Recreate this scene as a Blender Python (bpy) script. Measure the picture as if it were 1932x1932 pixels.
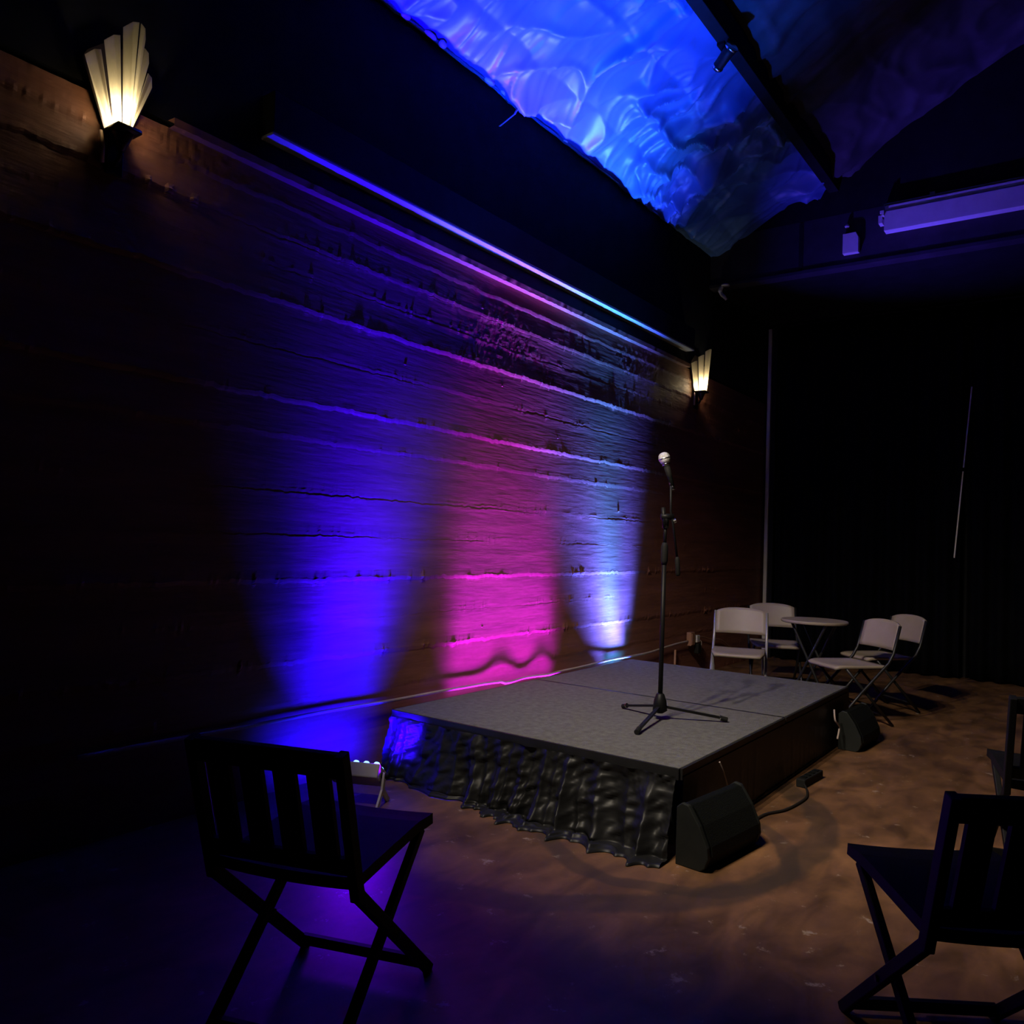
import bpy, bmesh, math, random
from math import sin, cos, pi, radians, sqrt, atan2
from mathutils import Vector, Matrix, noise

for o in list(bpy.data.objects):
    bpy.data.objects.remove(o)
random.seed(7)
SC = bpy.context.scene
COL = SC.collection

# ------------------------------------------------------------------ camera, world, exposure
YAW, PITCH, ROLL = radians(53.98357), radians(2.01639), radians(1.94448)
CAM = Vector((-3.238, -3.610, 1.282))
fw = Vector((sin(YAW) * cos(PITCH), cos(YAW) * cos(PITCH), sin(PITCH)))
rt = Vector((cos(YAW), -sin(YAW), 0))
up = rt.cross(fw)
r2 = cos(ROLL) * rt + sin(ROLL) * up
u2 = -sin(ROLL) * rt + cos(ROLL) * up
cd = bpy.data.cameras.new('camera')
cam = bpy.data.objects.new('camera', cd)
COL.objects.link(cam)
m = Matrix((r2, u2, -fw)).transposed().to_4x4()
m.translation = CAM
cam.matrix_world = m
cd.sensor_width = 36
cd.lens = 1535.4 / 1932 * 36
cd.clip_start = .02
SC.camera = cam

w = bpy.data.worlds.new('night')
SC.world = w
w.use_nodes = True
w.node_tree.nodes['Background'].inputs[0].default_value = (0, 0, 0, 1)
w.node_tree.nodes['Background'].inputs[1].default_value = 0
SC.view_settings.view_transform = 'Standard'
SC.view_settings.look = 'None'
SC.view_settings.gamma = 1
SC.view_settings.exposure = 0
SC.view_settings.use_curve_mapping = False

# ------------------------------------------------------------------ lights
def aim(o, d, xaxis=None):
    z = -Vector(d).normalized()
    x = Vector(xaxis or (1, 0, 0))
    x = (x - z * x.dot(z)).normalized()
    y = z.cross(x)
    mm = Matrix((x, y, z)).transposed().to_4x4()
    mm.translation = o.location
    o.matrix_world = mm

def spot(name, loc, target, power, color, size=60, blend=.5, radius=.03):
    l = bpy.data.lights.new(name, 'SPOT')
    l.energy, l.color, l.spot_size, l.spot_blend, l.shadow_soft_size = power, color, radians(size), blend, radius
    o = bpy.data.objects.new(name, l)
    COL.objects.link(o)
    o.location = loc
    aim(o, Vector(target) - Vector(loc))
    return o

def bar_light(name, loc, d, power, color, sx, sy, spread, xaxis=(1, 0, 0)):
    l = bpy.data.lights.new(name, 'AREA')
    l.shape = 'RECTANGLE'
    l.size, l.size_y, l.energy, l.color, l.spread = sx, sy, power, color, radians(spread)
    o = bpy.data.objects.new(name, l)
    COL.objects.link(o)
    o.location = loc
    aim(o, d, xaxis)
    return o

YW = -.30          # face of the board formed wall
# track spots over the near left of the stage
WARM = (1.0, .86, .66)
spot('stage_spot', (-1.65, -1.50, 3.9), (1.80, -2.25, .3), 310, WARM, 72, .9, .03)
spot('stage_spot', (-1.65, -1.80, 3.9), (1.80, -2.30, .3), 230, WARM, 72, .9, .03)
spot('stage_spot', (-1.65, -2.05, 3.9), (1.75, -2.25, .3), 120, WARM, 70, .9, .03)
# wall washers standing on the floor between stage and wall, plus added fill lamps
BLUE, MAG, CYAN, VIO = (.006, .0, 1), (.42, .006, 1), (.012, .30, 1), (.05, .09, 1)
bar_light('wash_blue', (-.12, -.60, .15), (.22, .40, 1), 44, BLUE, .80, .10, 74)
bar_light('wash_blue_up', (-.08, -.58, .15), (.20, .17, 1), 70, (.016, .0, 1), .80, .10, 46)
bar_light('wash_blue_low', (-.28, -.56, .15), (.05, 1, .15), 9, BLUE, .50, .08, 110)
bar_light('fill_blue_floor', (-.46, -.76, .20), (-.75, -.6, -.04), 1.7, (.14, .0, 1), .2, .08, 95)  # added lamp for the violet patch on the floor
bar_light('fill_blue_skirt', (-.30, -.60, .20), (1, -.05, .10), 5, (.02, .0, 1), .12, .08, 50)  # added lamp to tint the skirt blue near the wall
bar_light('fill_blue_sheet', (-.42, -.82, .20), (.38, -.08, 1), 23, (.004, .09, 1), .2, .08, 31)  # added lamp aimed only at the ceiling sheet
bar_light('wash_magenta', (1.28, -.455, .11), (0, .32, 1), 12, MAG, 1.15, .05, 46)
bar_light('wash_magenta_up', (1.28, -.455, .11), (0, .14, 1), 16, (.34, .012, 1), 1.10, .05, 25)
bar_light('wash_cyan', (2.84, -.455, .11), (-.10, .25, 1), 3.6, CYAN, .22, .05, 70)
bar_light('wash_cyan_up', (2.82, -.455, .11), (-.13, .10, 1), 15, CYAN, .20, .05, 30)
bar_light('wash_violet_up', (3.04, -.455, .11), (-.03, .10, 1), 12, VIO, .16, .05, 24)
bar_light('wash_violet_spill', (2.92, -.45, .11), (-.42, .11, 1), 80, (.07, .10, 1), .4, .05, 44)
bar_light('fill_violet_header', (3.06, -.455, .12), (1.6, -1.75, 4.0), 11, (.10, .05, 1), .10, .05, 36)  # added lamp to brighten the pale fixture on the header

SC.cycles.max_bounces = 5
SC.cycles.diffuse_bounces = 1
SC.cycles.glossy_bounces = 2
SC.cycles.transmission_bounces = 3
SC.cycles.adaptive_threshold = .03

# ------------------------------------------------------------------ materials
def mat(name, color, rough=.6, metal=0, spec=.5, var=0, vscale=8, bump=0, bscale=40, stretch=(1, 1, 1), col2=None):
    mt = bpy.data.materials.new(name)
    mt.use_nodes = True
    nt = mt.node_tree
    b = nt.nodes['Principled BSDF']
    b.inputs['Base Color'].default_value = (*color, 1)
    b.inputs['Roughness'].default_value = rough
    b.inputs['Metallic'].default_value = metal
    b.inputs['Specular IOR Level'].default_value = spec
    tc = nt.nodes.new('ShaderNodeTexCoord')
    mp = nt.nodes.new('ShaderNodeMapping')
    mp.inputs['Scale'].default_value = stretch
    nt.links.new(tc.outputs['Object'], mp.inputs['Vector'])
    if var or col2:
        n = nt.nodes.new('ShaderNodeTexNoise')
        n.inputs['Scale'].default_value = vscale
        n.inputs['Detail'].default_value = 6
        n.inputs['Roughness'].default_value = .65
        nt.links.new(mp.outputs[0], n.inputs['Vector'])
        r = nt.nodes.new('ShaderNodeValToRGB')
        c2 = col2 or tuple(c * (1 - var) for c in color)
        c1 = color if col2 else tuple(min(1, c * (1 + var)) for c in color)
        r.color_ramp.elements[0].position, r.color_ramp.elements[1].position = .32, .68
        r.color_ramp.elements[0].color = (*c2, 1)
        r.color_ramp.elements[1].color = (*c1, 1)
        nt.links.new(n.outputs['Fac'], r.inputs[0])
        nt.links.new(r.outputs[0], b.inputs['Base Color'])
    if bump:
        n2 = nt.nodes.new('ShaderNodeTexNoise')
        n2.inputs['Scale'].default_value = bscale
        n2.inputs['Detail'].default_value = 5
        nt.links.new(mp.outputs[0], n2.inputs['Vector'])
        bp = nt.nodes.new('ShaderNodeBump')
        bp.inputs['Strength'].default_value = bump
        bp.inputs['Distance'].default_value = .01
        nt.links.new(n2.outputs['Fac'], bp.inputs['Height'])
        nt.links.new(bp.outputs[0], b.inputs['Normal'])
    return mt

def floor_mat():
    mt = mat('brown_stained_concrete', (.215, .105, .047), .48, col2=(.09, .043, .020), vscale=1.6, bump=.05, bscale=22)
    nt = mt.node_tree
    b = nt.nodes['Principled BSDF']
    src = b.inputs['Base Color'].links[0].from_socket
    L = nt.links.new
    N = nt.nodes.new
    tc = N('ShaderNodeTexCoord')
    geo = N('ShaderNodeNewGeometry')
    # finer trowel mottling
    n = N('ShaderNodeTexNoise'); n.inputs['Scale'].default_value = 3.4; n.inputs['Detail'].default_value = 9; n.inputs['Distortion'].default_value = .7
    mp = N('ShaderNodeMapping'); mp.inputs['Scale'].default_value = (1, 2.2, 1); mp.inputs['Rotation'].default_value = (0, 0, .6)
    L(geo.outputs['Position'], mp.inputs[0]); L(mp.outputs[0], n.inputs['Vector'])
    mr = N('ShaderNodeMapRange'); mr.inputs[1].default_value = .3; mr.inputs[2].default_value = .7; mr.inputs[3].default_value = .5; mr.inputs[4].default_value = 1.55
    L(n.outputs['Fac'], mr.inputs[0])
    mx = N('ShaderNodeMix'); mx.data_type = 'RGBA'; mx.blend_type = 'MULTIPLY'; mx.inputs[0].default_value = 1
    cc = N('ShaderNodeCombineColor')
    for i in range(3): L(mr.outputs[0], cc.inputs[i])
    L(src, mx.inputs[6]); L(cc.outputs[0], mx.inputs[7])
    cur = mx.outputs[2]
    # scuffed paint specks
    v = N('ShaderNodeTexNoise'); v.inputs['Scale'].default_value = 9; v.inputs['Detail'].default_value = 9; v.inputs['Roughness'].default_value = .72
    L(geo.outputs['Position'], v.inputs['Vector'])
    vr = N('ShaderNodeMapRange'); vr.inputs[1].default_value = .61; vr.inputs[2].default_value = .66; vr.inputs[4].default_value = .75
    L(v.outputs['Fac'], vr.inputs[0])
    m2 = N('ShaderNodeMix'); m2.data_type = 'RGBA'; m2.inputs[7].default_value = (.42, .33, .27, 1)
    L(vr.outputs[0], m2.inputs[0]); L(cur, m2.inputs[6])
    cur = m2.outputs[2]
    # worn curved dark bands left on the slab
    wn = N('ShaderNodeTexNoise'); wn.inputs['Scale'].default_value = 3; wn.inputs['Detail'].default_value = 4
    L(geo.outputs['Position'], wn.inputs['Vector'])
    for (cx, cy, rad, wid, amt) in ((.10, -2.08, .52, .045, .55), (.33, -1.32, 1.30, .075, .62)):
        sub = N('ShaderNodeVectorMath'); sub.operation = 'SUBTRACT'; sub.inputs[1].default_value = (cx, cy, 0)
        L(geo.outputs['Position'], sub.inputs[0])
        ln = N('ShaderNodeVectorMath'); ln.operation = 'LENGTH'; L(sub.outputs[0], ln.inputs[0])
        wob = N('ShaderNodeMath'); wob.operation = 'MULTIPLY_ADD'; wob.inputs[1].default_value = .16
        L(wn.outputs['Fac'], wob.inputs[0]); L(ln.outputs['Value'], wob.inputs[2])
        d = N('ShaderNodeMath'); d.operation = 'SUBTRACT'; d.inputs[1].default_value = rad + .08; L(wob.outputs[0], d.inputs[0])
        ab = N('ShaderNodeMath'); ab.operation = 'ABSOLUTE'; L(d.outputs[0], ab.inputs[0])
        k = N('ShaderNodeMapRange'); k.inputs[1].default_value = wid * .75; k.inputs[2].default_value = wid * 1.15; k.inputs[3].default_value = amt; k.inputs[4].default_value = 0
        L(ab.outputs[0], k.inputs[0])
        mm = N('ShaderNodeMix'); mm.data_type = 'RGBA'; mm.inputs[7].default_value = (.035, .027, .02, 1)
        L(k.outputs[0], mm.inputs[0]); L(cur, mm.inputs[6])
        cur = mm.outputs[2]
    L(cur, b.inputs['Base Color'])
    return mt

def emit(name, color, s):
    mt = bpy.data.materials.new(name); mt.use_nodes = True
    nt = mt.node_tree; nt.nodes.clear()
    e = nt.nodes.new('ShaderNodeEmission'); o = nt.nodes.new('ShaderNodeOutputMaterial')
    e.inputs[0].default_value = (*color, 1); e.inputs[1].default_value = s
    nt.links.new(e.outputs[0], o.inputs[0])
    return mt

def opal(name, color):
    mt = bpy.data.materials.new(name); mt.use_nodes = True
    nt = mt.node_tree; nt.nodes.clear()
    t = nt.nodes.new('ShaderNodeBsdfTranslucent'); d = nt.nodes.new('ShaderNodeBsdfDiffuse')
    mx = nt.nodes.new('ShaderNodeMixShader'); o = nt.nodes.new('ShaderNodeOutputMaterial')
    n = nt.nodes.new('ShaderNodeTexNoise'); n.inputs['Scale'].default_value = 14
    r = nt.nodes.new('ShaderNodeValToRGB')
    r.color_ramp.elements[0].color = (color[0] * .9, color[1] * .87, color[2] * .8, 1)
    r.color_ramp.elements[1].color = (*color, 1)
    nt.links.new(n.outputs['Fac'], r.inputs[0])
    nt.links.new(r.outputs[0], t.inputs[0]); nt.links.new(r.outputs[0], d.inputs[0])
    mx.inputs[0].default_value = .2
    nt.links.new(t.outputs[0], mx.inputs[1]); nt.links.new(d.outputs[0], mx.inputs[2])
    nt.links.new(mx.outputs[0], o.inputs[0])
    return mt

M = dict(
    floor=floor_mat(),
    wall=mat('red_brown_painted_concrete', (.25, .095, .065), .62, var=.25, vscale=5, bump=.22, bscale=16, stretch=(.35, 1, 3.2)),
    black=mat('flat_black_paint', (.012, .012, .014), .85, spec=.15, var=.3, vscale=6),
    header=mat('dark_paint', (.035, .03, .04), .7, spec=.3, var=.3, vscale=5),
    ledger=mat('grey_timber', (.42, .45, .48), .7, var=.2, vscale=9, stretch=(.2, 1, 1)),
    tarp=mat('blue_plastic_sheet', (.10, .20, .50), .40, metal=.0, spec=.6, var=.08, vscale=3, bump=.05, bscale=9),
    roof=mat('shade_dark_sheet', (.07, .07, .08), .7, spec=.3, var=.3, vscale=3),  # plastic sheet with shade put into its colour
    hem=mat('pale_sheet_hem', (.8, .82, .85), .4, var=.1),
    carpet=mat('grey_stage_carpet', (.128, .126, .118), .95, spec=.1, var=.22, vscale=26, bump=.5, bscale=260),
    edge=mat('black_stage_trim', (.012, .012, .013), .5, var=.3),
    satin=mat('black_satin_skirt', (.011, .011, .012), .46, spec=.28, var=.25, vscale=9),
    chairblack=mat('black_lacquer', (.004, .004, .005), .6, spec=.2, var=.3, vscale=12),
    white=mat('off_white_plastic', (.32, .26, .205), .5, var=.06, vscale=6),
    tube=mat('pale_steel_tube', (.42, .40, .38), .4, metal=.5, var=.1),
    darktube=mat('dark_steel_tube', (.03, .03, .032), .4, metal=.6, var=.2),
    stand=mat('black_stand_metal', (.006, .006, .007), .5, spec=.22, var=.2),
    rubber=mat('black_rubber', (.008, .008, .008), .75, spec=.25, var=.2),
    chrome=mat('chrome', (.8, .8, .82), .22, metal=1, var=.05),
    grille=mat('steel_mesh', (.72, .71, .70), .42, metal=.55, var=.12, vscale=160, bump=.6, bscale=320),
    speaker=mat('black_speaker_cabinet', (.004, .005, .005), .65, spec=.12, var=.25, vscale=60, bump=.3, bscale=180),
    spkgrille=mat('black_speaker_grille', (.005, .0065, .006), .75, spec=.15, var=.4, vscale=200, bump=.5, bscale=260),
    spkedge=mat('grey_speaker_edge', (.016, .018, .017), .55, spec=.2, var=.15),
    housing=mat('pale_fixture_housing', (.70, .66, .66), .5, var=.08),
    cable=mat('pale_cable', (.42, .33, .30), .5, var=.15),
    blackcable=mat('black_cable', (.012, .011, .010), .5, var=.2),
    outlet=mat('brown_outlet_box', (.36, .18, .12), .5, var=.1),
    plug=mat('white_plug', (.62, .58, .55), .45, var=.05),
    curtain=mat('black_curtain', (.004, .004, .005), .95, spec=.05, var=.3, vscale=4),
    strip=mat('pale_metal_strip', (.78, .73, .70), .45, metal=.2, var=.12, vscale=5),
    opal=opal('opal_glass', (.95, .88, .70)),
    dark_metal=mat('dark_bronze', (.05, .035, .03), .4, metal=.7, var=.2),
    bracket=mat('dull_brass_bracket', (.40, .26, .20), .45, metal=.3, var=.15),
    led=emit('blue_led', (.16, .34, 1), 4),
    ledm=emit('magenta_led', (1, .15, .8), 6),
    ledc=emit('cyan_led', (.3, .7, 1), 6),
)

# ------------------------------------------------------------------ mesh helpers
class MB:
    def __init__(s): s.v, s.f = [], []
    def add(s, vs, fs, mtx=None):
        n = len(s.v)
        s.v += [tuple(mtx @ Vector(p)) if mtx else tuple(p) for p in vs]
        s.f += [tuple(i + n for i in f) for f in fs]
    def box(s, x0, x1, y0, y1, z0, z1, mtx=None):
        s.add([(x, y, z) for x in (x0, x1) for y in (y0, y1) for z in (z0, z1)],
              [(0, 1, 3, 2), (4, 6, 7, 5), (0, 4, 5, 1), (2, 3, 7, 6), (0, 2, 6, 4), (1, 5, 7, 3)], mtx)
    def tube(s, pts, r, n=10, caps=True):
        pts = [Vector(p) for p in pts]
        rs = r if isinstance(r, (list, tuple)) else [r] * len(pts)
        t0 = (pts[1] - pts[0]).normalized()
        ref = Vector((0, 0, 1)) if abs(t0.z) < .9 else Vector((1, 0, 0))
        a = t0.cross(ref).normalized()
        base = len(s.v)
        for i, p in enumerate(pts):
            t = (pts[min(i + 1, len(pts) - 1)] - pts[max(i - 1, 0)]).normalized()
            a = (a - t * a.dot(t)).normalized()
            b = t.cross(a)
            for k in range(n):
                th = 2 * pi * k / n
                s.v.append(tuple(p + (a * cos(th) + b * sin(th)) * rs[i]))
        for i in range(len(pts) - 1):
            for k in range(n):
                k2 = (k + 1) % n
                s.f.append((base + i * n + k, base + i * n + k2, base + (i + 1) * n + k2, base + (i + 1) * n + k))
        if caps:
            s.f.append(tuple(base + k for k in reversed(range(n))))
            s.f.append(tuple(base + (len(pts) - 1) * n + k for k in range(n)))
    def bar(s, p, q, wx, wz, side=None):
        # rectangular bar from p to q, wx wide along 'side', wz deep
        p, q = Vector(p), Vector(q)
        t = (q - p).normalized()
        a = Vector(side or (1, 0, 0)); a = (a - t * a.dot(t)).normalized()
        b = t.cross(a)
        vs = [tuple(c + a * (i * wx / 2) + b * (j * wz / 2)) for c in (p, q) for i in (-1, 1) for j in (-1, 1)]
        s.add(vs, [(0, 1, 3, 2), (4, 6, 7, 5), (0, 4, 5, 1), (2, 3, 7, 6), (0, 2, 6, 4), (1, 5, 7, 3)])
    def lathe(s, prof, n=20, mtx=None):
        vs, fs = [], []
        for (r, z) in prof:
            for k in range(n):
                th = 2 * pi * k / n
                vs.append((r * cos(th), r * sin(th), z))
        for i in range(len(prof) - 1):
            for k in range(n):
                k2 = (k + 1) % n
                fs.append((i * n + k, i * n + k2, (i + 1) * n + k2, (i + 1) * n + k))
        fs.append(tuple(reversed(range(n))))
        fs.append(tuple((len(prof) - 1) * n + k for k in range(n)))
        s.add(vs, fs, mtx)
    def prism(s, prof, x0, x1, mtx=None):
        # profile of (y, z), extruded along x
        n = len(prof)
        vs = [(x0, y, z) for y, z in prof] + [(x1, y, z) for y, z in prof]
        fs = [tuple(range(n)), tuple(reversed(range(n, 2 * n)))] + [(i, i + n, (i + 1) % n + n, (i + 1) % n) for i in range(n)]
        s.add(vs, fs, mtx)
    def grid(s, fn, nu, nv):
        b = len(s.v)
        for j in range(nv + 1):
            for i in range(nu + 1):
                s.v.append(tuple(fn(i / nu, j / nv)))
        for j in range(nv):
            for i in range(nu):
                a = b + j * (nu + 1) + i
                s.f.append((a, a + 1, a + nu + 2, a + nu + 1))
    def build(s, name, material, parent=None, smooth=False, bevel=0, solid=0, segs=2):
        me = bpy.data.meshes.new(name)
        me.from_pydata(s.v, [], s.f)
        bm = bmesh.new(); bm.from_mesh(me)
        bmesh.ops.recalc_face_normals(bm, faces=bm.faces)
        bm.to_mesh(me); bm.free()
        me.materials.append(M[material] if isinstance(material, str) else material)
        if smooth:
            for p in me.polygons: p.use_smooth = True
        o = bpy.data.objects.new(name, me)
        COL.objects.link(o)
        if parent: o.parent = parent
        if bevel:
            md = o.modifiers.new('bevel', 'BEVEL'); md.width = bevel; md.segments = segs; md.limit_method = 'ANGLE'; md.angle_limit = radians(35)
        if solid:
            md = o.modifiers.new('solid', 'SOLIDIFY'); md.thickness = solid; md.offset = 0
        return o

def tag(o, label=None, cat=None, group=None, kind=None):
    if label: o['label'] = label
    if cat: o['category'] = cat
    if group: o['group'] = group
    if kind: o['kind'] = kind
    return o

def thing(name, label, cat, loc=(0, 0, 0), rz=0, group=None):
    o = bpy.data.objects.new(name, None)
    o.empty_display_size = .1
    COL.objects.link(o)
    o.location = loc; o.rotation_euler = (0, 0, rz)
    return tag(o, label, cat, group)

def copy_tree(o, parent=None):
    c = o.copy(); COL.objects.link(c)
    if parent: c.parent = parent
    for ch in list(o.children): copy_tree(ch, c)
    return c

def face(fx, fy):            # rotation that turns local +y into (fx, fy)
    return atan2(-fx, fy)

def nz(*p): return noise.noise(Vector(p))
def frac(x, y, z, oct=4): return noise.fractal(Vector((x, y, z)), .9, 2.0, oct)
def ss(a, b, x):
    t = max(0, min(1, (x - a) / (b - a))); return t * t * (3 - 2 * t)

# ------------------------------------------------------------------ the room
X0, X1 = -4.8, 6.62         # ends of the room along the wall
Y0 = -8.0
mb = MB(); mb.box(X0, X1 + .1, Y0, YW + .15, -.12, 0)
tag(mb.build('floor', 'floor'), 'brown stained concrete floor with worn marks', kind='structure')

# board formed concrete wall: backing slab, one board course per strip, lip, black upper wall
mb = MB(); mb.box(X0, X1, YW + .03, YW + .20, 0, 3.03)
wall = tag(mb.build('wall_back', 'wall'), 'red brown board formed concrete wall washed with coloured light', kind='structure')
seams = [0, .205, .412, .617, .828, 1.030, 1.270, 1.485, 1.752, 1.935, 2.188, 2.412, 2.590, 2.741, 2.894, 3.030]
lipd = [0, .002, .004, .007, .001, .008, .000, .001, .005, .012, .003, .015, .002, .008, .008]
topd = [0, 0, 0, .0012, 0, .0016, .0022, 0, 0, .0016, 0, .0022, .002, 0, 0]
fins = [.001, .002, .003, .006, .0015, .005, .0015, .003, .002, .003, .002, .006, .002, .006, .003, .003]

def fin(k, x, side):
    a = fins[k]
    n1 = nz(x * 9 + k * 31, k * 3.7, .3); n2 = nz(x * 34, k * 5.1, 1.7); env = .5 + .9 * nz(x * 1.3, k * 2.3, 5.5)
    sp = max(0, nz(x * 46, k * 9.3, 4.4) - .22) * (.035 if k in (3, 11, 12, 13, 5) else .012) * max(0, .4 + 1.3 * nz(x * 1.7, k * 1.9, 7))
    return max(0, a * (.25 + 1.1 * n1 + .7 * n2)) * max(.05, env) + sp

NX = 760
for k in range(len(seams) - 1):
    z0, z1 = seams[k], seams[k + 1]
    rows = [('b', z0, 0), ('f', z0, .2), ('f', z0 + .012, .8), ('f', z0 + .023, 1), ('f', z0 + .032, .5)]
    for j in range(1, 6): rows.append(('f', z0 + .032 + (z1 - z0 - .052) * j / 6, 0))
    rows += [('f', z1 - .02, .05), ('f', z1 - .007, .3), ('f', z1, .6), ('b', z1, 0)]
    xa, xb = X0 + .02, X1 - .02
    def fn(u, v, rows=rows, k=k, z0=z0, z1=z1):
        j = round(v * (len(rows) - 1)); kind, z, wgt = rows[j]
        x = xa + (xb - xa) * u
        zj = z
        if 0 < k and j < 5: zj += .009 * nz(x * 6, k * 7.0, 2.2) + .009 * nz(x * 27, k * 7.0, 9.1)
        if k < len(seams) - 2 and j > len(rows) - 4: zj += .009 * nz(x * 6, (k + 1) * 7.0, 2.2) + .009 * nz(x * 27, (k + 1) * 7.0, 9.1)
        if kind == 'b': return (x, YW + .03, zj)
        kk = k if j < len(rows) // 2 else k + 1
        q = (z - z0) / (z1 - z0)
        rel = lipd[k] * (1 - q) * (.12 if j == 1 else .62 if j == 2 else 1) * (.7 + .5 * nz(x * .9, k, 4.)) + topd[k] * ss(.80, 1, q) * max(0, .6 + 1.2 * nz(x * .8, k * 2.7, 1.)) + .0018 * nz(x * .9, z * 2.5, k * 9.) + .0007 * nz(x * 3.5, z * 18, k * 4.) + .0005 * nz(x * 14, z * 60, k)
        # honeycombed patch high on the right
        pat = ss(.15, .5, nz(x * .8 + 4, z * 2.1, 3.3)) * ss(2.1, 2.5, z)
        rel += pat * .006 * abs(nz(x * 22, z * 18, 6))
        return (x, YW - rel - wgt * fin(kk, x, 0), zj)
    mb = MB(); mb.grid(fn, NX, len(rows) - 1)
    mb.build('board', 'wall', wall)
# small blobs and tie holes standing off the boards
for i, (x, z, r) in enumerate(((2.20, 1.965, .007), (2.84, 1.56, .010), (1.86, 2.06, .009), (1.15, 2.33, .006), (1.02, .71, .006), (1.70, 2.78, .008), (.9, 2.80, .009), (.2, 2.29, .006))):
    mb = MB()
    bm = bmesh.new(); bmesh.ops.create_icosphere(bm, subdivisions=2, radius=r)
    mb.add([(x + v.co.x * 1.6 + .003 * nz(*(v.co * 90)), YW - .003 + v.co.y * .7, z + v.co.z * .8 + .003 * nz(*(v.co * 70))) for v in bm.verts], [tuple(v.index for v in f.verts) for f in bm.faces])
    bm.free()
    mb.build('concrete_blob', 'wall', wall)
mb = MB()
mb.grid(lambda u, v: (-1.33 + 5.45 * u, (YW + .03, YW - .046 - .005 * nz(u * 90, 2, 0), YW - .048 - .004 * nz(u * 90, 7, 0), YW + .03)[round(v * 3)], (3.026, 3.028 + .004 * nz(u * 160, 1, 1), 3.062, 3.064)[round(v * 3)]), 420, 3)
mb.build('lip', 'wall', wall)
mb = MB(); mb.box(X0, X1, YW + .005, YW + .20, 3.06, 5.2)
mb.build('upper_wall', 'black', wall)
mb = MB(); mb.box(-.85, 4.12, YW - .086, YW + .01, 3.185, 3.20); mb.box(-.85, 4.12, YW - .088, YW + .01, 3.20, 3.40)
b = mb.build('trim_1', 'ledger', bevel=.003)
tag(b, 'ledger beam along the top of the board formed wall', kind='structure')
b.data.materials.append(M['black'])
for p in b.data.polygons:
    if p.index > 5: p.material_index = 1

mb = MB(); mb.box(X0 - .15, X0, Y0, YW + .2, 0, 6.4)
tag(mb.build('wall_left', 'black'), 'black wall on the left', kind='structure')
mb = MB(); mb.box(X0, X1, Y0 - .15, Y0, 0, 6.4)
tag(mb.build('wall_front', 'black'), 'black wall behind the seats', kind='structure')
mb = MB(); mb.box(X1, X1 + .15, Y0, YW + .2, 0, 6.4)
tag(mb.build('wall_right', 'black'), 'black wall behind the curtains', kind='structure')
# lowered header at the far end of the hall
HX = 4.674
mb = MB(); mb.box(HX, HX + .12, Y0, YW + .02, 3.965, 4.47); mb.box(HX - .02, HX + .12, Y0, YW + .02, 3.955, 3.985)
hd = tag(mb.build('wall_header', 'header'), 'dark header dropping from the ceiling across the far end', kind='structure')
mb = MB(); mb.box(HX - .006, HX, -1.24, -1.20, 3.99, 4.45)
mb.build('joint_cover', 'black', hd)
mb = MB(); mb.box(HX + .001, HX + .12, Y0, YW + .02, 4.47, 6.3)
mb.build('gable_panel', 'black', hd)
mb = MB(); mb.box(HX + .12, X1, Y0, YW + .02, 3.985, 4.05)
tag(mb.build('ceiling', 'black'), 'low black ceiling beyond the header', kind='structure')

# crumpled plastic sheet under the sloping roof
TS = .50                     # slope of the roof
def sheet(x, s):
    # s: metres up the slope from the wall; returns point with folds
    th = math.atan(TS)
    y = YW - s * cos(th); z = 4.30 + s * sin(th)
    # pucker lines where it is stapled to the rafters' battens
    lines = (0, .34 + .05 * nz(x * 1.2, 3, 0), .86 + .06 * nz(x * 1.1, 9, 0), 1.36, 2.0, 2.7, 3.4)
    sag = 0
    for a, b_ in zip(lines[:-1], lines[1:]):
        if a <= s < b_:
            t = (s - a) / (b_ - a)
            sag = .045 * sin(pi * t) ** .7 * (.6 + .9 * nz(x * 1.3, a * 4, 2))
    wx = x + .22 * nz(x * .9, s * 1.1, 2) + .08 * nz(x * 3, s * 3, 5)
    xs = wx + .45 * s * nz(x * .7, 1, 6) + .25 * s
    def cr(v): return (1 - min(1, abs(v) * 3.2)) ** 2.4
    c1 = cr(nz(xs * 1.7, s * .7, 1.0))
    c2 = cr(nz(xs * 4.6 + 3, s * 1.0, 4.0))
    c3 = cr(nz(wx * 1.5 - s * 2.6, s * 1.4 + wx * .9, 8.0))
    c4 = cr(nz(xs * 10, s * 2.4, 12.0))
    crease = .11 * c1 + .045 * c2 + .060 * c3 + .016 * c4 + .04 * nz(x * 2.1, s * 2.6, 3)
    amp = .45 + .9 * ss(-.2, .4, nz(x * .9, s * 1.4, 7.7))
    edge = ss(0, .10, s)
    d = (sag + crease * amp) * (.25 + .75 * edge)
    return Vector((x, y - d * sin(th) * .3, z - d * cos(th)))
mb = MB()
mb.grid(lambda u, v: sheet(X0 + (HX - X0) * u, 1.36 * v), 620, 100)
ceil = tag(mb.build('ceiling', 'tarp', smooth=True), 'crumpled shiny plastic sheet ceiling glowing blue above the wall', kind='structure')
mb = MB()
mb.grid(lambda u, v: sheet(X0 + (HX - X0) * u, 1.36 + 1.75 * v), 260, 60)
mb.build('far_sheet', 'roof', ceil, smooth=True)  # same sheet, coloured dark to stand for shade beyond the purlin
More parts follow.
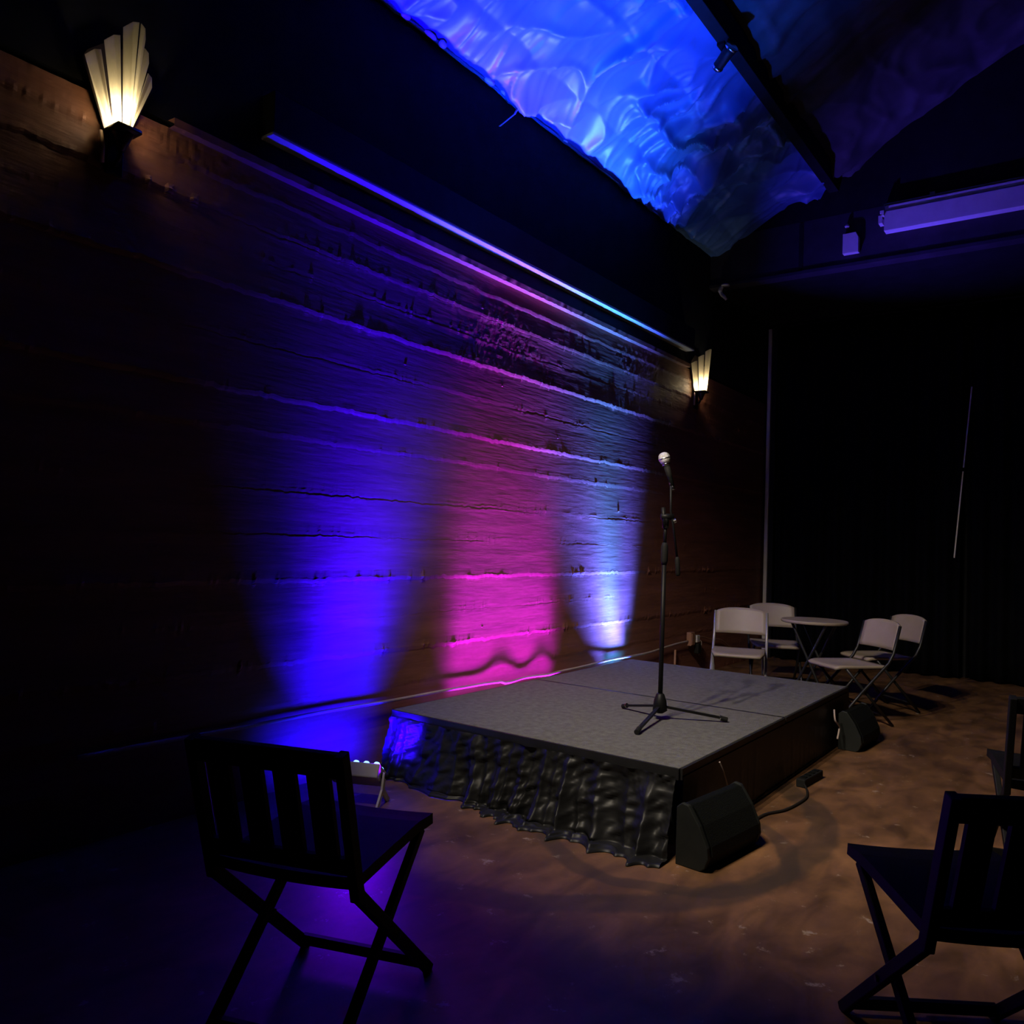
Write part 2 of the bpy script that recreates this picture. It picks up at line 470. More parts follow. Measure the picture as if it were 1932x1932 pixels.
# ridge and the far slope of the roof
mb = MB()
th = math.atan(TS); yr = YW - 3.11 * cos(th); zr = 4.30 + 3.11 * sin(th)
mb.prism([(yr + .02, zr - .02), (Y0 - .1, zr - (yr - Y0) * .35), (Y0 - .1, zr - (yr - Y0) * .35 + .1), (yr + .02, zr + .1)], X0, HX)
mb.build('far_slope', 'black', ceil)
mb = MB(); mb.prism([(YW + .2, 4.42), (yr, zr + .14), (yr, zr + .24), (YW + .2, 4.52)], X0, HX)
mb.build('roof_deck', 'black', ceil)
# dark purlin crossing the sheet
py, pz = YW - 1.36 * cos(th), 4.30 + 1.36 * sin(th)
mb = MB(); mb.box(X0, HX, py - .045, py + .045, pz - .21, pz - .02)
mb.build('purlin', 'black', ceil, bevel=.004)
# rolled hem along the wall with bunched clips
hem = []
for i in range(220):
    x = -.6 + 4.4 * i / 219
    hem.append((x, YW - .018 + .006 * nz(x * 5, 0, 0), 4.292 + .010 * nz(x * 3, 4, 0)))
mb = MB(); mb.tube(hem, [.010 + .006 * abs(nz(p[0] * 4, 1, 8)) for p in hem], 8)
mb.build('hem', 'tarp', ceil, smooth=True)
for x, l, r in ((.06, .07, .022), (.28, .10, .017), (.385, .05, .024), (.86, .09, .022), (1.02, .06, .016), (1.80, .05, .010)):
    mb = MB(); mb.tube([(x - l / 2, YW - .028, 4.296), (x - l / 4, YW - .035, 4.29), (x + l / 4, YW - .034, 4.288), (x + l / 2, YW - .026, 4.294)], [r * .6, r, r * .9, r * .5], 10)
    mb.build('bunched_clip', 'hem', ceil, smooth=True)

# trims and curtains at the far wall
mb = MB(); mb.box(6.40, 6.44, YW - .075, YW - .035, 0, 3.93)
tag(mb.build('trim_2', 'strip', bevel=.003), 'pale vertical metal strip where the brown wall ends', kind='structure')
mb = MB(); mb.box(6.43, 6.46, YW - .13, YW - .02, 0, 3.93)
tag(mb.build('trim_3', 'black'), 'black post beside the pale strip', kind='structure')

def curtain(y0, y1, label, x=6.40):
    t = thing('curtain', label, 'curtain', (0, 0, 0), 0, 'black curtains along the far wall')
    L = abs(y1 - y0)
    def fn(u, v):
        y = y0 + (y1 - y0) * u
        a = .025 + .03 * v
        return (x + a * sin(u * L * 34 + 1.2 * nz(u * 6, 1, 0)) + .02 * nz(u * 9, v * 2, 3), y, 3.93 - 3.91 * v)
    mb = MB(); mb.grid(fn, int(L * 60), 14)
    mb.build('drape', 'curtain', t, smooth=True, solid=.004)
    mb = MB(); mb.tube([(x, y0, 3.945), (x, y1, 3.945)], .015, 8)
    mb.build('curtain_rail', 'black', t)
    return t
curtain(-.47, -2.40, 'black floor length curtain between the brown wall and the thin pale line')
curtain(-2.47, -6.2, 'black floor length curtain right of the thin pale line')
t = thing('batten', 'thin pale vertical batten showing between the two black curtains', 'batten', (6.40, -2.435, 0))
for (za, zb) in ((1.26, 2.16), (2.20, 3.04)):
    mb = MB(); mb.bar((0, (.075 - (za - 1.26) * .078), za), (0, (.075 - (zb - 1.26) * .078), zb), .012, .012, (0, 1, 0))
    mb.build('batten_length', 'strip', t)
t.location = (6.33, -2.435, 0)

# ------------------------------------------------------------------ stage
SL, SG, SWD, SH = 2.757, -.5085, 1.667, .35
SY1, SY0 = SG, SG - SWD
st = thing('stage', 'low platform stage with grey carpet top and black satin skirt', 'stage')
for i in range(2):
    mb = MB(); mb.box(SL * i / 2 + (.014 if i else 0), SL * (i + 1) / 2 - (0 if i else .014), SY0, SY1, SH - .022, SH)
    d = mb.build('deck_panel', 'carpet', st, bevel=.004)
    mb = MB()
    xa, xb = SL * i / 2 + (.006 if i else 0), SL * (i + 1) / 2 - (0 if i else .006)
    mb.box(xa, xb, SY0 - .012, SY0 + .03, SH - .050, SH - .003)
    mb.box(xa, xb, SY1 - .03, SY1 + .012, SH - .050, SH - .003)
    mb.box(xa - (.012 if i == 0 else 0), xa + .03, SY0, SY1, SH - .050, SH - (.003 if i == 0 else .024))
    mb.box(xb - .03, xb + (.012 if i else 0), SY0, SY1, SH - .050, SH - (.003 if i else .024))
    mb.build('deck_frame', 'edge', d)
mb = MB(); mb.box(SL / 2 - .014, SL / 2 + .014, SY0 + .002, SY1 - .002, SH - .02, SH - .001)
mb.build('seam_strip', 'edge', st)
for x in (.08, SL / 2 - .08, SL / 2 + .08, SL - .08):
    for y in (SY0 + .08, SY1 - .08):
        mb = MB(); mb.tube([(x, y, 0), (x, y, SH - .07)], .022, 10)
        mb.build('leg', 'darktube', st)

def skirt(p, q, out, flare, puddle, seed, n=260, deep=1.0):
    p, q, out = Vector(p), Vector(q), Vector(out)
    L = (q - p).length
    top = SH - .035
    def fn(u, v):
        s = u * L
        base = p + (q - p) * u
        g = nz(s * 2.2, seed, 0)
        fl = flare(u)
        ph = s * 19 + 7 * nz(s * 1.9, seed, 3) + 2.2 * v * nz(s * 2.5, seed, 5)
        pl = (1 - abs(sin(ph))) ** 1.3
        pl2 = (1 - abs(sin(ph * 1.9 + 2 + 3 * v * nz(s * 3, seed, 8)))) ** 1.2
        if v < .68:
            t = v / .68
            z = top * (1 - t) + .012 * t
            o = .012 + fl * t ** 1.5 * (.75 + .5 * nz(s * 3.1, seed, 1)) + deep * (.006 + .055 * t) * pl + .022 * deep * pl2 * (.25 + t) + .016 * deep * nz(s * 8, t * 4, seed) + .022 * deep * abs(nz(s * 17 + 9 * t, t * 6 - s * 4, seed + 5))
            drift = .06 * t * nz(s * 3.3, seed + 2, t)
        else:
            t = (v - .68) / .32
            o = .012 + fl * (.75 + .5 * nz(s * 3.1, seed, 1)) + deep * .061 * pl + .0275 * deep * pl2 + puddle(u) * t * (.7 + .7 * nz(s * 2.3, seed, 4))
            z = .012 + .030 * deep * sin(pi * min(1, t * 1.1)) * max(0, nz(s * 7, t * 3, seed)) + .010 * (1 - t) * pl
            if v == 1: z = .003
            drift = .06 * nz(s * 3.3, seed + 2, 1)
        o = max(o, .013)
        r = base + out * o + (q - p).normalized() * drift
        return (r.x, r.y, max(z, .003))
    mb = MB(); mb.grid(fn, n, 44)
    return mb.build('skirt', 'satin', st, smooth=True)
skirt((-.004, SY1, 0), (-.004, SY0 + .01, 0), (-1, 0, 0), lambda u: .03 + .10 * u, lambda u: .02 + .10 * ss(.25, .6, u), 1.5, 300)
skirt((0, SY0 - .004, 0), (SL, SY0 - .004, 0), (0, -1, 0), lambda u: .0, lambda u: .006, 7.5, 300, .07)
skirt((SL + .004, SY0, 0), (SL + .004, SY1, 0), (1, 0, 0), lambda u: .02, lambda u: .03, 12.5, 120, .6)
skirt((SL, SY1 + .004, 0), (0, SY1 + .004, 0), (0, 1, 0), lambda u: .0, lambda u: .0, 17.5, 160, .2)

# ------------------------------------------------------------------ microphone stand and microphone
MX, MY = .815, -1.69
t = thing('microphone_stand', 'black tripod microphone stand with boom arm standing on the stage', 'microphone stand', (MX, MY, SH))
mb = MB(); mb.lathe([(.018, .035), (.040, .05), (.034, .10), (.022, .135), (.016, .14)], 14); mb.build('hub', 'stand', t, smooth=True)
for (lx, ly) in ((.924 - MX, -1.409 - MY), (.40 - MX, -1.765 - MY), (1.011 - MX, -1.991 - MY)):
    d = Vector((lx, ly, 0)); u = d.normalized()
    mb = MB(); mb.bar(u * .03 + Vector((0, 0, .068)), d * .93 + Vector((0, 0, .022)), .018, .012, (-u.y, u.x, 0))
    lg = mb.build('leg', 'stand', t)
    mb = MB(); mb.tube([d * .90 + Vector((0, 0, .022)), d + Vector((0, 0, .014))], .013, 10); mb.build('rubber_foot', 'rubber', lg)
    mb = MB(); mb.tube([d * .885 + Vector((0, 0, .024)), d * .90 + Vector((0, 0, .023))], .0135, 10); mb.build('foot_band', 'chrome', lg)
mb = MB(); mb.tube([(0, 0, .05), (.004, 0, .86)], .0125, 12); mb.build('lower_pole', 'stand', t, smooth=True)
mb = MB(); mb.tube([(.004, 0, .83), (.004, 0, .85), (.004, 0, .93), (.004, 0, .95)], [.014, .019, .019, .012], 12); mb.build('height_clutch', 'rubber', t, smooth=True)
mb = MB(); mb.tube([(.004, 0, .94), (.008, 0, 1.06)], .009, 12); mb.build('upper_pole', 'stand', t, smooth=True)
R = Vector((cos(YAW), -sin(YAW), 0))       # along the boom's sideways direction
mb = MB(); mb.tube([Vector((.008, 0, 1.04)), Vector((.010, 0, 1.10))], .018, 12); mb.tube([R * -.022 + Vector((0, 0, 1.09)), R * .04 + Vector((.01, 0, 1.09))], .017, 12)
mb.tube([Vector((.0, 0, 1.03)), R * -.012 + Vector((0, 0, 1.14))], .012, 10)
pv = mb.build('boom_joint', 'stand', t, smooth=True)
mb = MB(); mb.tube([Vector((.006, 0, 1.028)), Vector((.006, 0, 1.043))], .0165, 12); mb.build('collar', 'chrome', pv)
mb = MB(); mb.tube([R * .045 + Vector((0, 0, 1.066)), R * .058 + Vector((0, 0, 1.072))], .012, 10); mb.build('knob', 'chrome', pv)
ba, bb = R * .026 + Vector((0, 0, 1.285)), R * .080 + Vector((0, 0, .79))
mb = MB(); mb.tube([ba, R * .030 + Vector((0, 0, 1.12)), R * .044 + Vector((0, 0, 1.05)), R * .072 + Vector((0, 0, .86))], .0065, 10); mb.build('boom_arm', 'stand', t, smooth=True)
mb = MB(); mb.tube([R * .071 + Vector((0, 0, .875)), R * .072 + Vector((0, 0, .86)), R * .078 + Vector((0, 0, .78)), R * .079 + Vector((0, 0, .772))], [.008, .013, .013, .008], 12); mb.build('counterweight', 'rubber', t, smooth=True)
mb = MB(); mb.tube([ba, ba + Vector((0, 0, -.02))], .010, 10); mb.build('thread_ring', 'chrome', t)
mdir = (R * -.30 + Vector((0, 0, .95))).normalized()
mb = MB(); mb.tube([ba, ba + mdir * .03, ba + mdir * .085], [.008, .015, .017], 12); mb.build('clip', 'rubber', t, smooth=True)
# the microphone itself
mp0 = Vector((MX, MY, SH)) + ba + mdir * .012
t = thing('microphone', 'handheld microphone with silver mesh ball head clipped on the stand', 'microphone', mp0)
mtx = mdir.to_track_quat('Z', 'Y').to_matrix().to_4x4()
mb = MB(); mb.lathe([(.009, -.04), (.0115, -.038), (.0125, 0), (.0155, .06), (.018, .078)], 18, mtx); mb.build('body', 'speaker', t, smooth=True)
mb = MB(); mb.lathe([(.0185, .076), (.021, .080), (.021, .086), (.020, .088)], 18, mtx); mb.build('ring', 'chrome', t, smooth=True)
mb = MB(); mb.lathe([(.0195, .086), (.0275, .096), (.0318, .108), (.0322, .120), (.0285, .134), (.021, .143), (.011, .148), (.002, .149)], 22, mtx); mb.build('mesh_head', 'grille', t, smooth=True)
mb = MB(); mb.lathe([(.0318, .111), (.0330, .112), (.0330, .117), (.0318, .118)], 22, mtx); mb.build('band', 'chrome', t, smooth=True)
mb = MB(); mb.lathe([(.0075, -.062), (.0095, -.06), (.0095, -.036), (.0075, -.034)], 14, mtx); mb.build('connector', 'chrome', t, smooth=True)

# ------------------------------------------------------------------ floor monitors
def monitor(label, loc, rz, wd=.46):
    t = thing('stage_monitor', label, 'speaker', loc, rz, 'wedge monitors along the stage front')
    prof = [(0, 0), (0, .225), (-.02, .245), (-.05, .240), (-.10, .170), (-.135, .095), (-.140, .055), (-.125, .015), (-.105, 0)]
    mb = MB(); mb.prism(prof, .02, wd - .02); c = mb.build('cabinet', 'speaker', t, bevel=.006)
    for xa, xb in ((0, .022), (wd - .022, wd)):
        big = [(y * 1.03 + (.002 if y == 0 else -.001), z * 1.02) for y, z in prof]
        mb = MB(); mb.prism(big, xa, xb); e = mb.build('end_cheek', 'spkedge', t, bevel=.004)
    gp = [(-.055, .237), (-.103, .170), (-.138, .095), (-.143, .057)]
    mb = MB(); mb.grid(lambda u, v: (.03 + (wd - .06) * u, gp[round(v * 3)][0] - .004, gp[round(v * 3)][1] + .003), 8, 3)
    mb.build('grille', 'spkgrille', t, solid=.004)
    return t
monitor('wedge floor monitor by the near left corner of the stage', (-.125, -2.222, 0), radians(-7))
monitor('wedge floor monitor at the far end of the stage front, before the pale chairs', (2.36, -2.225, 0), radians(-3), .44)

# ------------------------------------------------------------------ black folding chairs
def black_chair(label, loc, f):
    t = thing('folding_chair', label, 'chair', loc, face(*f), 'black slat back folding chairs')
    mb = MB()
    mb.grid(lambda u, v: (-.20 + .40 * u, -.255 + .48 * v, .425 + .022 * v + .012 * ss(.75, 1, v) * -1 + .008 * (2 * u - 1) ** 2), 8, 10)
    mb.build('seat', 'chairblack', t, solid=.03)
    for s in (-1, 1):
        mb = MB()
        mb.bar((s * .205, .225, 0), (s * .205, -.265, .415), .022, .032); mb.bar((s * .205, -.257, .400), (s * .205, -.370, .775), .024, .036)
        mb.build('back_post', 'chairblack', t, bevel=.003)
        mb = MB(); mb.bar((s * .178, .185, .425), (s * .178, -.315, 0), .022, .032); mb.build('leg', 'chairblack', t, bevel=.003)
        mb = MB(); mb.tube([(s * .165, -.03, .215), (s * .222, -.03, .215)], .008, 8); mb.build('pivot_bolt', 'darktube', t)
    mb = MB(); mb.bar((-.2, .190, .036), (.2, .190, .036), .030, .018, (0, 0, 1)); mb.build('stretcher', 'chairblack', t)
    mb = MB(); mb.bar((-.178, -.272, .04), (.178, -.272, .04), .030, .018, (0, 0, 1)); mb.build('stretcher', 'chairblack', t)
    def bk(z): return -.257 - (z - .40) * .301
    mb = MB(); mb.bar((-.2, bk(.745), .745), (.2, bk(.745), .745), .062, .020, (0, -.27, 1)); mb.build('top_rail', 'chairblack', t, bevel=.003)
    mb = MB(); mb.bar((-.2, bk(.485), .485), (.2, bk(.485), .485), .045, .018, (0, -.27, 1)); mb.build('bottom_rail', 'chairblack', t, bevel=.003)
    for x in (-.138, -.046, .046, .138):
        mb = MB(); mb.bar((x, bk(.49), .49), (x, bk(.73), .73), .060, .014); mb.build('back_slat', 'chairblack', t)
    return t
def chair_from_front_left(p, f, left=True):
    f = Vector((f[0], f[1])).normalized(); r = Vector((f.y, -f.x))
    c = Vector(p) - f * .225 + (r * .2 if left else -r * .2)
    return (c.x, c.y, 0), (f.x, f.y)
l, f = chair_from_front_left((-1.36, -1.99), (.945, .325), False)
black_chair('black slat back folding chair in the left foreground, in front of the blue light', l, f)
l, f = chair_from_front_left((-.77, -3.03), (.83, .56))
black_chair('black slat back folding chair in the right foreground, nearest the camera', l, f)
l, f = chair_from_front_left((.843, -3.212), (.97, .24))
black_chair('black folding chair farther off, cut by the right edge of the picture', l, f)

# ------------------------------------------------------------------ white folding chairs and bistro table
def white_chair(label, loc, f, tube='tube'):
    t = thing('folding_chair', label, 'chair', loc, face(*f), 'pale plastic folding chairs around the round table')
    def seat(u, v):
        a = 2 * u - 1
        wv = .205 - .03 * max(0, (v - .7) / .3) ** 2
        return (a * wv, -.20 + .41 * v, .440 - .018 * (1 - a * a) * sin(pi * v) - .016 * max(0, (v - .8) / .2) ** 2)
    mb = MB(); mb.grid(seat, 12, 12); mb.build('seat', 'white', t, smooth=True, solid=.022)
    def back(u, v):
        a = 2 * u - 1
        z = .560 + .215 * v - .018 * a * a * ss(.6, 1, v) - .012 * abs(a) ** 6 * v
        return (a * (.208 - .006 * v), -.225 - (z - .44) * .26 - .030 * (1 - a * a), z)
    mb = MB(); mb.grid(back, 12, 8); mb.build('backrest', 'white', t, smooth=True, solid=.018)
    for s in (-1, 1):
        mb = MB(); mb.tube([(s * .212, .245, .008), (s * .215, .02, .25), (s * .215, -.205, .47), (s * .214, -.245, .54), (s * .210, -.300, .745)], .0115, 8)
        mb.build('side_tube', tube, t, smooth=True)
        mb = MB(); mb.tube([(s * .195, .13, .425), (s * .195, -.26, .008)], .0115, 8); mb.build('leg', tube, t, smooth=True)
    mb = MB(); mb.tube([(-.212, .19, .07), (.212, .19, .07)], .008, 8); mb.build('stretcher', tube, t)
    mb = MB(); mb.tube([(-.195, -.20, .08), (.195, -.20, .08)], .008, 8); mb.build('stretcher', tube, t)
    return t
white_chair('pale folding chair facing out beside the pale vertical strip, nearest the brown wall', (3.27, -1.21, 0), (-.95, -.30))
white_chair('pale folding chair half hidden behind the left side of the round table', (4.16, -1.22, 0), (-.90, -.42), 'darktube')
white_chair('pale folding chair at the front right of the round table, seat toward the stage', (3.30, -2.04, 0), (-.74, .67), 'darktube')
white_chair('pale folding chair behind the front right one, farthest right', (4.02, -2.10, 0), (-.74, .67), 'darktube')
t = thing('round_table', 'small round pale table between the folding chairs', 'table', (3.80, -1.66, 0))
mb = MB(); mb.lathe([(.255, .680), (.265, .685), (.268, .697), (.262, .706)], 40); mb.build('table_top', 'white', t, bevel=.002)
for s in (-1, 1):
    mb = MB(); mb.tube([(s * .17, -.14, .68), (s * .17, .17, .008)], .011, 8); mb.build('leg', 'darktube', t)
    mb = MB(); mb.tube([(s * .145, .14, .68), (s * .145, -.17, .008)], .011, 8); mb.build('leg', 'darktube', t)
mb = MB(); mb.tube([(-.17, .015, .345), (.17, .015, .345)], .008, 8); mb.build('cross_rod', 'darktube', t)

# ------------------------------------------------------------------ wall sconces
def sconce(label, cx, zb, power):
    t = thing('wall_sconce', label, 'lamp', (cx, YW - .005, zb), 0, 'fan shaped wall sconces')
    mb = MB(); mb.lathe([(.012, -.075), (.024, -.045), (.040, -.01), (.044, .002)], 14, Matrix.Translation((0, -.065, 0))); mb.prism([(-.125, -.002), (-.125, .013), (-.0, .013), (-.0, -.002)], -.050, .050); cup = mb.build('cup', 'dark_metal', t, smooth=True)  # cup, with a slab added under the flutes to stop light leaking
    mb = MB(); mb.box(-.035, .035, -.018, 0, -.16, .05); mb.build('back_plate', 'dark_metal', t, bevel=.004)
    mb = MB(); mb.tube([(0, -.012, -.12), (0, -.05, -.10), (0, -.065, -.06)], .010, 8); mb.build('arm', 'dark_metal', t, smooth=True)
    mb = MB(); mb.tube([(-.055, -.02, -.13), (-.062, -.025, -.07), (-.066, -.02, -.005)], [.010, .014, .008], 8); mb.build('side_scroll', 'bracket', t, smooth=True)
    mb = MB(); mb.prism([(-.040, -.01), (-.150, .26), (-.13, .30), (-.055, .37), (.055, .37), (.13, .30), (.150, .26), (.040, -.01)], -.012, -.006, Matrix.Rotation(pi / 2, 4, 'Z') @ Matrix.Translation((0, 0, 0)))
    mb.build('light_shield', 'dark_metal', t)  # unseen panel added to keep the bulb's light off the wall
    # six stepped flutes folding away from the centre towards the wall
    for s in (-1, 1):
        for k in range(3):
            h = (.425, .365, .300)[k]
            b0, b1 = .046 * k / 3, .046 * (k + 1) / 3 - .001
            t0, t1 = .004 + .142 * k / 3, .002 + .142 * (k + 1) / 3 - .003
            def pt(r, R_, z):
                q = r / R_
                yy = -(.014 + (.140 if R_ > .1 else .100) * (1 - q)) - .005 * (2 - k)
                return (s * r, yy, z)
            vs = [pt(b0, .046, .012), pt(b1, .046, .012 + .004 * (k % 2)), pt(t1, .142, h - .028), pt((t0 + t1) / 2, .142, h - .006), pt(t0, .142, h)]
            mid0 = [(vs[0][0] + vs[1][0]) / 2, (vs[0][1] + vs[1][1]) / 2 - .004, .012]
            mid1 = list(vs[3]); mid1[1] -= .012
            V = [vs[0], vs[4], tuple(mid0), tuple(mid1), vs[1], vs[2]]
            mb = MB(); mb.add(V, [(0, 2, 3, 1), (2, 4, 5, 3)])
            mb.build('flute', 'opal', t, solid=.003)
    l = bpy.data.lights.new('sconce_bulb', 'POINT'); l.energy = power; l.color = (1, .90, .70); l.shadow_soft_size = .018
    lo = bpy.data.objects.new('sconce_bulb', l); COL.objects.link(lo); lo.parent = t; lo.location = (0, -.070, .075)
    return t
sconce('fan shaped opal sconce glowing at the upper left, nearest the camera', -1.565, 2.885, 2.6)
sconce('fan shaped opal sconce glowing at the far end of the wall', 4.345, 2.815, 3.2)

# ------------------------------------------------------------------ wall wash fixtures
def led_light(label, loc, rz, ledm, wd=.26, tilt=40, group='floor wall wash lights'):
    t = thing('wash_light', label, 'light', loc, rz, group)
    low = tilt > 60
    zc = .055 if low else .135
    mt = Matrix.Translation((0, 0, zc)) @ Matrix.Rotation(radians(tilt), 4, 'X')
    mb = MB(); mb.box(-wd / 2, wd / 2, -.035, .035, -(.05 if low else .065), .05 if low else .065, mt); b = mb.build('body', 'housing', t, bevel=.006)
    n = max(4, int(wd / .045))
    for r in (-1, 1):
        for i in range(n):
            x = -wd / 2 + wd * (i + .5) / n
            mb = MB(); mb.lathe([(.015, 0), (.015, .010), (.010, .016)], 12, mt @ Matrix.Translation((x, .033, r * .034)) @ Matrix.Rotation(-pi / 2, 4, 'X'))
            mb.build('led_lens', ledm, b, smooth=True)
    for s in (-1, 1):
        mb = MB(); xx = s * (wd / 2 + .014)
        if low: mb.bar((xx, 0, .06), (xx, 0, 0), .010, .06)
        else: mb.bar((xx, 0, .150), (xx, -.03, .06), .010, .030); mb.bar((xx, -.03, .07), (xx, -.10, .0), .010, .026); mb.bar((xx, -.02, .07), (xx, .06, .0), .010, .026)
        mb.build('foot_bracket', 'housing', t)
        mb = MB(); mb.tube([(s * (wd / 2), 0, zc), (s * (wd / 2 + .035), 0, zc)], .014, 10); mb.build('knob', 'rubber', t)
    return t
led_light('grey wash light with blue LEDs on the floor left of the stage', (-.44, -.70, 0), face(.90, .42), 'led', tilt=56)
led_light('long magenta wash light tucked behind the stage against the wall', (1.28, -.408, 0), 0, 'ledm', 1.1, 84)
led_light('cyan wash light tucked behind the far end of the stage', (2.95, -.408, 0), 0, 'ledc', .36, 84)

# ------------------------------------------------------------------ cable along the wall, outlet
cab = []
N = 150
for i in range(N + 1):
    x = -1.6 + 5.85 * i / N
    z = .352 - .012 * x / 1.2 if x < 1.2 else .326
    z += .012 * nz(x * 1.3, 0, 2) + (.030 * ss(3.3, 4.1, x))
    lift = .014 + .008 * nz(x * 2, 1, 1) + .035 * math.exp(-((x - 1.25) / .16) ** 2) + .030 * math.exp(-((x - 1.72) / .13) ** 2) + .012 * math.exp(-((x - 2.3) / .4) ** 2)
    cab.append((x, YW - .024 - lift, z))
mb = MB(); mb.tube(cab, .0095, 8)
tag(mb.build('wall_cable', 'cable', smooth=True), 'pale cable running low along the wall behind the stage', 'cable')
t = thing('outlet_box', 'small brown outlet box on the wall where the cable ends', 'outlet', (4.30, YW - .022, .375))
mb = MB(); mb.box(-.045, .045, -.05, 0, -.06, .07); mb.build('box', 'outlet', t, bevel=.004)
mb = MB(); mb.box(-.032, .032, -.056, -.048, -.048, .058); mb.build('cover_plate', 'outlet', t)
t = thing('power_adapter', 'white plug with black adapter hanging beside the outlet box', 'adapter', (4.42, YW - .05, .36))
mb = MB(); mb.box(-.05, .02, -.035, .012, -.02, .05); mb.build('plug', 'plug', t, bevel=.006)
mb = MB(); mb.box(-.035, .035, -.045, .005, -.13, -.03); mb.build('adapter_block', 'rubber', t, bevel=.008)
mb = MB(); mb.tube([(.02, -.02, .02), (.07, -.03, -.02), (.075, -.03, -.09), (.03, -.02, -.15)], .004, 6); mb.build('lead', 'cable', t, smooth=True)
mb = MB(); mb.tube([(3.985, YW - .03, 0), (3.985, YW - .03, .30)], .011, 8)
tag(mb.build('conduit', 'outlet', smooth=True), 'thin brown vertical conduit on the wall below the cable', 'pipe')
mb = MB(); mb.tube([(4.45 + .06 * i, YW - .028, .37 + .012 * sin(i * .7) - .0006 * i * i) for i in range(24)], .006, 6)
tag(mb.build('wall_cable', 'outlet', smooth=True), 'thin brown cable leaving the outlet box toward the white chairs', 'cable')

# ------------------------------------------------------------------ loose cables by the stage
def smoothpath(pts, n=12):
    P = [Vector(p) for p in pts]; out = []
    for i in range(len(P) - 1):
        a, b_, c, d = P[max(i - 1, 0)], P[i], P[i + 1], P[min(i + 2, len(P) - 1)]
        for k in range(n):
            q = k / n
            out.append(.5 * ((2 * b_) + (c - a) * q + (2 * a - 5 * b_ + 4 * c - d) * q * q + (3 * b_ - a - 3 * c + d) * q ** 3))
    return out + [P[-1]]
mb = MB(); mb.tube(smoothpath([(.40, -2.30, .008), (.69, -2.300, .008), (.86, -2.36, .008), (1.10, -2.38, .008), (1.24, -2.35, .010), (1.31, -2.315, .02)]), .006, 6)
tag(mb.build('floor_cable', 'blackcable', smooth=True), 'black cable looping over the floor in front of the stage', 'cable')
t = thing('power_strip', 'black power strip on the floor at the foot of the front skirt', 'power strip', (1.46, -2.305, 0), radians(-4))
mb = MB(); mb.box(-.15, .13, -.025, .025, 0, .045); mb.build('strip_body', 'rubber', t, bevel=.005)
for i in range(4):
    mb = MB(); mb.box(-.12 + .06 * i, -.085 + .06 * i, -.015, .015, .043, .049); mb.build('socket', 'speaker', t)
mb = MB(); mb.tube(smoothpath([(.34, -2.215, .315), (.37, -2.225, .26), (.43, -2.225, .17), (.41, -2.23, .12)]), .004, 6)
tag(mb.build('hanging_cable', 'cable', smooth=True), 'thin pale cable hanging down the skirt behind the near monitor', 'cable')
mb = MB(); mb.tube(smoothpath([(2.25, -2.225, .27), (2.22, -2.24, .21), (2.28, -2.25, .16), (2.24, -2.25, .09)]), .006, 6)
tag(mb.build('hanging_cable', 'cable', smooth=True), 'short pale cable hanging by the far monitor', 'cable')

# ------------------------------------------------------------------ fixtures on the header and ceiling
t = thing('strip_fixture', 'long pale box fixture fixed high on the dark header, cut by the right edge', 'light fixture', (HX, -1.985, 4.20))
mb = MB(); mb.prism([(0, 0), (0, .245), (-.055, .250), (-.075, .235), (-.075, .190), (-.088, .180), (-.095, .0)], 0, 2.44, Matrix.Rotation(-pi / 2, 4, 'Z'))
mb.build('housing', 'housing', t, bevel=.003)
mb = MB(); mb.box(-.11, 0, .0, .02, .14, .185); mb.box(-.09, 0, .018, .05, .08, .15); mb.box(-.10, 0, .0, .035, .165, .19)
mb.build('end_cap', 'housing', t)
mb = MB(); mb.prism([(0, .245), (0, .268), (-.05, .268), (-.068, .250)], -.01, 2.44, Matrix.Rotation(-pi / 2, 4, 'Z'))
mb.build('top_cover', 'strip', t)
for i in range(3):
    mb = MB(); mb.box(-.03, 0, -.4 - .8 * i, -.36 - .8 * i, .25, .30); mb.build('mounting_bracket', 'strip', t)
t = thing('junction_box', 'small pale square box on the dark header left of the long fixture', 'box', (HX, -1.69, 4.065))
mb = MB(); mb.prism([(-.07, 0), (.07, 0), (.07, .19), (-.045, .19), (-.07, .14)], -.06, 0); mb.build('box', 'housing', t, bevel=.004)
mb = MB(); mb.lathe([(.016, 0), (.022, .01), (.012, .03)], 10, Matrix.Translation((-.03, .04, .255))); mb.build('knob', 'housing', t, smooth=True)
t = thing('hook', 'small pale curved hook under the left end of the dark header', 'hook', (HX - .03, -.474, 3.955))
mb = MB(); mb.tube([(0, .0, .01), (0, .0, -.005)], .045, 14); mb.build('mount', 'housing', t, smooth=True)
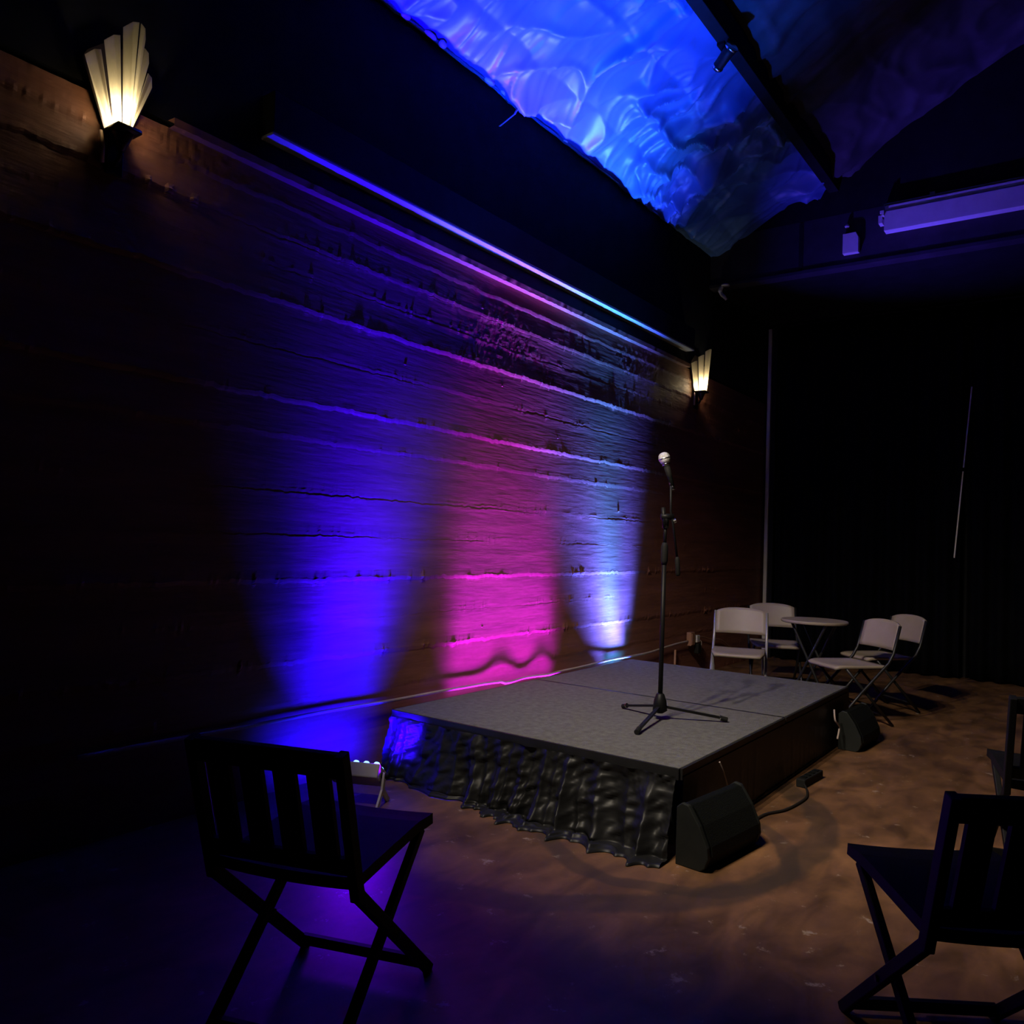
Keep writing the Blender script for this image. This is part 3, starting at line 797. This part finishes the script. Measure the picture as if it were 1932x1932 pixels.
mb = MB(); mb.tube(smoothpath([(-.01, .035, -.01), (-.02, .045, -.05), (-.015, .03, -.09), (-.02, .0, -.12), (-.01, -.02, -.15)], 6), [.022] * 8 + [.018] * 12 + [.014] * 5, 10); mb.build('arm', 'housing', t, smooth=True)
# strap hanging from the sheet edge
mb = MB(); mb.bar((1.245, YW - .10, 4.46), (1.105, YW - .06, 4.17), .004, .016); mb.bar((1.107, YW - .062, 4.175), (.985, YW - .03, 4.045), .004, .013)
tag(mb.build('strap', 'hem'), 'pale strap end dangling below the edge of the blue sheet', 'strap')
mb = MB(); mb.tube([(1.775, YW - .03, 4.285), (1.83, YW - .05, 4.315)], .008, 6)
tag(mb.build('cable_tie', 'hem'), 'tiny pale tie poking out of the sheet edge', 'tie')
# track spotlight by the purlin
t = thing('ceiling_spotlight', 'black spotlight hanging from the purlin under the blue sheet', 'light', (1.93, py + .02, pz - .21))
mb = MB(); mb.box(-.05, .05, -.025, .025, -.02, 0); mb.build('track_adapter', 'stand', t)
mb = MB(); mb.tube([(0, 0, -.015), (0, 0, -.07)], .008, 8); mb.build('stem', 'stand', t)
sm = Matrix.Translation((0, .0, -.10)) @ Matrix.Rotation(radians(62), 4, 'X') @ Matrix.Rotation(radians(-25), 4, 'Y')
mb = MB(); mb.lathe([(.020, -.08), (.036, -.07), (.040, .05), (.046, .09), (.043, .092)], 18, sm); mb.build('can', 'stand', t, smooth=True)
mb = MB(); mb.lathe([(.046, .088), (.049, .090), (.049, .102), (.046, .104)], 18, sm); mb.build('front_ring', 'chrome', t, smooth=True)
mb = MB(); mb.lathe([(.038, -.066), (.041, -.062), (.041, -.05), (.038, -.048)], 18, sm); mb.build('rear_ring', 'chrome', t, smooth=True)
mb = MB(); mb.tube([(2.72, -1.62, 4.86), (2.725, -1.62, 5.6)], .005, 6); mb.tube([(2.72, -1.62, 4.855), (2.72, -1.62, 4.87)], .012, 8)
tag(mb.build('hanging_wire', 'hem'), 'thin pale wire hanging from the roof right of the spotlight', 'wire')
